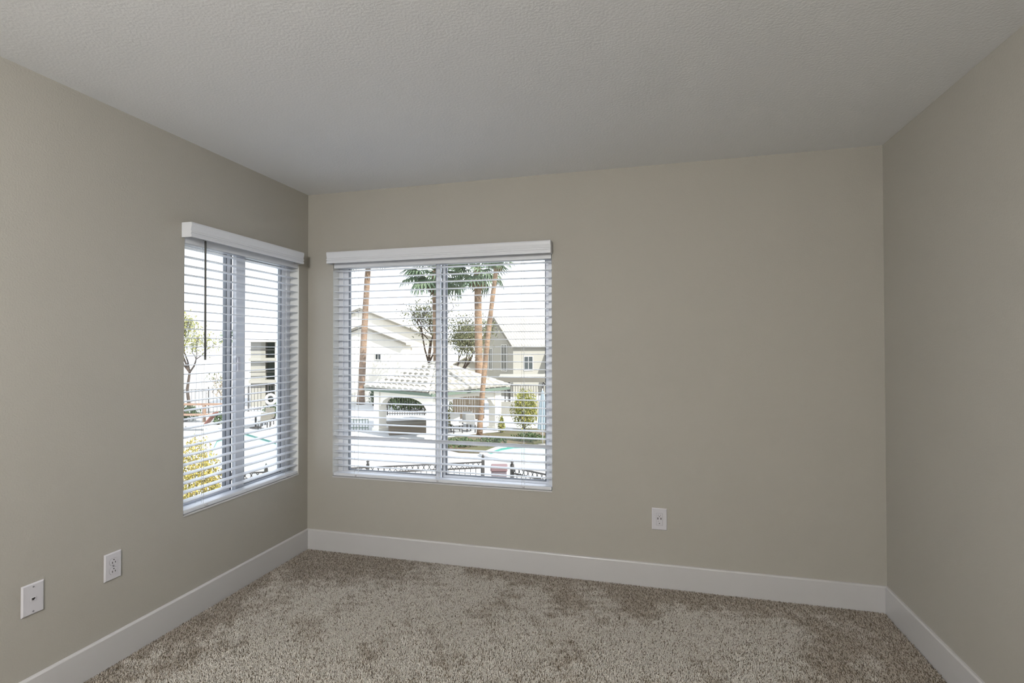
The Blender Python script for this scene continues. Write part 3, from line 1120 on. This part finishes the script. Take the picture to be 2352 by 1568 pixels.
# ---- carport, dark railing, low wall at right
def carport():
    d = 36
    t = thing('carport', 'flat roofed carport at the far right of the back window', 'carport', F(at(1212, d), d), YAW)
    z = zz(866, d) - GZ
    MB().box((-2.0, -.8, z - .12), (5, 3.2, z + .06)).build('roof', M_stucco2, t)
    MB().box((-2.05, -.86, z - .30), (5, -.80, z + .08)).build('fascia', M_fascia, t)
    for x in (-1.3, 1.6, 4.4):
        MB().box((x - .06, -.5, 0), (x + .06, -.38, z - .12)).build('post', M_iron, t)
    for x in (-1.3, 1.6):
        MB().tube([(x, -.44, z - 1.0), (x - .7, -.44, z - .15)], .04, 5).build('brace', M_iron, t)


carport()


def bar_fence(name, label, a, b_, h_, step, m, z=GZ, base=0., group=None):
    """a,b_ = (r,d) ends; each bar a part"""
    p, q = F(a[0], a[1], z), F(b_[0], b_[1], z)
    v = q - p
    L = v.length
    t = thing(name, label, 'fence', p, math.atan2(v.y, v.x), group)
    for zr in (base + .12, base + h_ - .05):
        MB().box((0, -.02, zr - .02), (L, .02, zr + .02)).build('rail', m, t)
    bm_ = MB().box((-.014, -.014, base), (.014, .014, base + h_)).mesh('bar', m)
    k = int(L / step)
    for i in range(k + 1):
        link('bar', bm_, t, Matrix.Translation((i * L / k, 0, 0)))
    pm = MB().box((-.035, -.035, 0), (.035, .035, base + h_ + .1)).mesh('post', m)
    for i in range(int(L / 2.4) + 1):
        link('post', pm, t, Matrix.Translation((min(i * 2.4, L), 0, 0)))
    return t


bar_fence('railing', 'dark upright railing behind the large yellow green shrub', (at(1160, 33), 33), (at(1290, 33), 33), 1.1, .16, M_iron, base=.9)
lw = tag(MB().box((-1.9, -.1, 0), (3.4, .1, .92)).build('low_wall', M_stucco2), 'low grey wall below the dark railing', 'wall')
lw.location = F(at(1213, 32.9), 32.9)
lw.rotation_euler.z = YAW
bar_fence('railing', 'dark railing seen through the gazebo arches', (at(890, 33.5), 33.5), (at(1112, 33.5), 33.5), 1.35, .16, M_iron, base=0.)
bar_fence('railing', 'pale pool railing at the foot of the left gazebo pillar', (at(792, 27.5), 27.5), (at(846, 27.5), 27.5), .6, .14, M_gfascia)


# ---- wrought iron ring fence below the windows
RING = MB().torus(.062, .009, 18, 5).mesh('ring', M_iron)
BAR = MB().box((-.008, -.008, .08), (.008, .008, 1.34)).mesh('bar', M_iron)


def ring_fence(label, a, b_, posts, h_=1.5):
    p, q = F(*a), F(*b_)
    v = q - p
    L = v.length
    t = thing('ring_fence', label, 'fence', p, math.atan2(v.y, v.x), 'iron fences with a row of rings')
    for zr in (.12, 1.345):
        MB().box((0, -.016, zr - .016), (L, .016, zr + .016)).build('rail', M_iron, t)
    MB().box((0, -.024, h_ - .03), (L, .024, h_)).build('top_rail', M_iron, t)
    k = int(L / .136)
    for i in range(k):
        x = (i + .5) * L / k
        link('ring', RING, t, Matrix.Translation((x, 0, 1.42)))
        link('bar', BAR, t, Matrix.Translation((x, 0, 0)))
    for px in posts:
        po = MB().box((px - .035, -.035, 0), (px + .035, .035, h_ + .06)).build('post', M_iron, t)
        MB().lathe([(0, 0), (.04, .01), (.02, .03), (.04, .06), (.02, .10), (0, .14)], 10).build('finial', M_iron, po, 0, (px, 0, h_ + .06))
    return t


fA, fB = (-8.2, 11.55), (-.72, 13.05)
Lf = (F(*fB) - F(*fA)).length
ring_fence('long iron fence with a row of rings below both windows', fA, fB,
           [Lf * (r + 8.2) / 7.48 for r in (-7.9, -5.75, -3.5, -.74)])
ring_fence('short iron fence with rings at the lower right of the back window', (-.04, 12.5), (1.5, 11.1), [.05, 2.0])
bn = thing('waste_bin', 'mauve grey bin standing in the gap of the ring fence', 'bin', F(at(1146, 13.4), 13.4), YAW)
MB().add([(-.17, -.17, 0), (.17, -.17, 0), (.17, .17, 0), (-.17, .17, 0), (-.2, -.2, 1.2), (.2, -.2, 1.2), (.2, .2, 1.2), (-.2, .2, 1.2)],
         [(3, 2, 1, 0), (4, 5, 6, 7), (0, 1, 5, 4), (1, 2, 6, 5), (2, 3, 7, 6), (3, 0, 4, 7)]).build('body', M_bin, bn, .02)
MB().box((-.22, -.22, 1.2), (.22, .22, 1.32)).build('lid', M_lid, bn, .03)

# ------------------------------------------------------------------ through the left window
bush('flowering_hedge', 'tall yellow flowering hedge at the lower left of the left window', at(440, 10), 10, 1.0, 2.55, M_leafD, 41, 10000, .030, depth=2.0)
bush('leafy_shrub', 'green shrub at the foot of the yellow hedge', at(455, 9.2), 9.2, .7, 1.5, M_leafC, 42, 2200, .03)
tree('broadleaf_tree', 'pale leafed tree at the left edge of the left window', at(436, 38), 38, 2.6, 1.6, 3.6, M_leafB, 43, 3000, .08, sparse=1.6)
tree('bare_tree', 'small bare tree with pale forked branches by the far railing', at(528, 32), 32, 1.1, 1.5, 2.4, M_leafA, 44, 120, .08, bark=M_paletwig, lean=-.3)
bush('column_shrub', 'dark shrub against the far railing in the left window', at(432, 31), 31, 1.4, 1.0, M_leafC, 45, 600, .08)
bush('leafy_shrub', 'small rounded shrub beside the lounger', at(503, 29.5), 29.5, .5, .75, M_leafC, 46, 350, .06)
bush('leafy_shrub', 'low shrub under the life ring', at(632, 32), 32, 1.3, .95, M_leafC, 47, 600, .07)
palm('small distant palm left of the stair tower', at(523, 70), 70, at(524, 70), zz(776, 70), .18, .14, 48, 16, .9, 6)

d5 = 39
t5 = thing('stair_tower', 'two storey stair tower with open landings beyond the left window', 'building', F(at(618, d5), d5), YAW + .35)
hh = zz(783, d5) - GZ
MB().box((-1.25, 0, 0), (-.25, 2.4, hh)).build('shaded_wall', M_stucco2, t5)  # this side's shade is put into the darker stucco
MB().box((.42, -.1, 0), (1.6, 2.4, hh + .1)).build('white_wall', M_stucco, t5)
MB().box((-.25, 1.6, 0), (.42, 2.4, hh)).build('recess_wall', M_gfascia, t5)
for z in (hh * .36, hh * .70):
    MB().box((-1.35, -.35, z), (.5, 1.6, z + .22)).build('landing', M_stucco2, t5)
    MB().box((-1.3, -.33, z + .8), (.45, -.29, z + .86)).build('handrail', M_iron, t5)
rb = MB()
rb.add([(-1.6, -.6, hh - .05), (.45, -.6, hh - .05), (2.2, -.6, hh + .75), (2.2, 3, hh + .75), (.45, 3, hh - .05), (-1.6, 3, hh - .05),
        (-1.6, -.6, hh + .12), (.45, -.6, hh + .12), (2.2, -.6, hh + 1.0), (2.2, 3, hh + 1.0), (.45, 3, hh + .12), (-1.6, 3, hh + .12)],
       [(0, 1, 2, 3, 4, 5), (11, 10, 9, 8, 7, 6), (0, 6, 7, 1), (1, 7, 8, 2), (2, 8, 9, 3), (3, 9, 10, 4), (4, 10, 11, 5), (5, 11, 6, 0)])
rb.build('roof', M_rtile, t5)

bar_fence('railing', 'dark upright railing across the far side of the left window', (at(380, 33), 33), (at(600, 36), 36), 1.7, .2, M_iron)
bar_fence('railing', 'taller dark railing right of the stair tower', (at(616, 35), 35), (at(720, 35), 35), 1.9, .18, M_iron)
wd = thing('timber_bench', 'copper coloured timber bench frame by the far railing', 'bench', F(at(470, 30.5), 30.5), YAW)
for x in (-1.3, 0, 1.3):
    MB().box((x - .06, -.06, 0), (x + .06, .06, 1.1)).build('post', M_copper, wd)
MB().box((-1.5, -.05, 1.0), (1.5, .05, 1.12)).build('top_rail', M_copper, wd)
MB().box((-1.5, -.3, .42), (1.5, .1, .5)).build('seat', M_copper, wd)

lg = thing('sun_lounger', 'white sun lounger with a rust red back by the pool', 'lounger', F(at(458, 27.5), 27.5), YAW + .1)
MB().box((-.9, -.3, .28), (.45, .3, .36)).build('mattress', M_white, lg, .02)
MB().box((0, -.3, 0), (.75, .3, .06), 0, Matrix.Translation((.42, 0, .34)) @ Matrix.Rotation(-.9, 4, 'Y')).build('backrest', M_red, lg, .02)
for x in (-.8, .4):
    for y in (-.26, .26):
        MB().box((x - .025, y - .025, 0), (x + .025, y + .025, .28)).build('leg', M_white, lg)

tb = thing('patio_table', 'round white patio table beyond the pool', 'table', F(at(588, 28.3), 28.3), YAW)
MB().lathe([(0, .70), (.75, .70), (.77, .73), (.75, .76), (0, .76)], 24).build('tabletop', M_white, tb)
MB().lathe([(.3, 0), (.3, .04), (.05, .07), (.05, .70)], 12).build('pedestal', M_iron, tb)
for k, (dx, dy, rz, lb) in enumerate(((-.85, -.5, 2.2, 'dark patio chair at the front left of the round table'), (.75, -.6, -2.4, 'dark patio chair at the front right of the round table'),
                                      (.2, 1.0, .1, 'dark patio chair behind the round table'))):
    patio_chair(lb, at(588, 28.3) + dx, 28.3 + dy, rz, M_fascia, 'chairs round the white patio table')
lr = thing('life_ring', 'white life ring hanging on a pole beyond the pool', 'life ring', F(at(622, 30.5), 30.5), YAW)
MB().tube([(0, .06, 0), (0, .06, 1.75)], .03, 8).build('pole', M_iron, lr)
MB().torus(.27, .085, 24, 8).build('ring', M_white, lr, 0, (0, 0, 1.35))

# hedge behind the gazebo; brown planks stand in for shade in its arch
bush('clipped_hedge', 'dark clipped hedge behind the railing beyond the gazebo', at(950, 36), 36, 4.6, 1.25, M_leafC, 51, 1800, .12, depth=1.0, cat='hedge')
ts = thing('arch_shade_planks', 'brown planks standing for the shade inside the right gazebo arch', 'screen', F(at(1040, 31.6), 31.6), YAW)
for k in range(12):
    MB().box((k * .15, -.02, .05), (k * .15 + .135, .02, 1.55 + .02 * (k % 2))).build('plank', M_counter, ts)
for z in (.3, 1.2):
    MB().box((0, .02, z), (1.8, .06, z + .08)).build('rail', M_counter, ts)
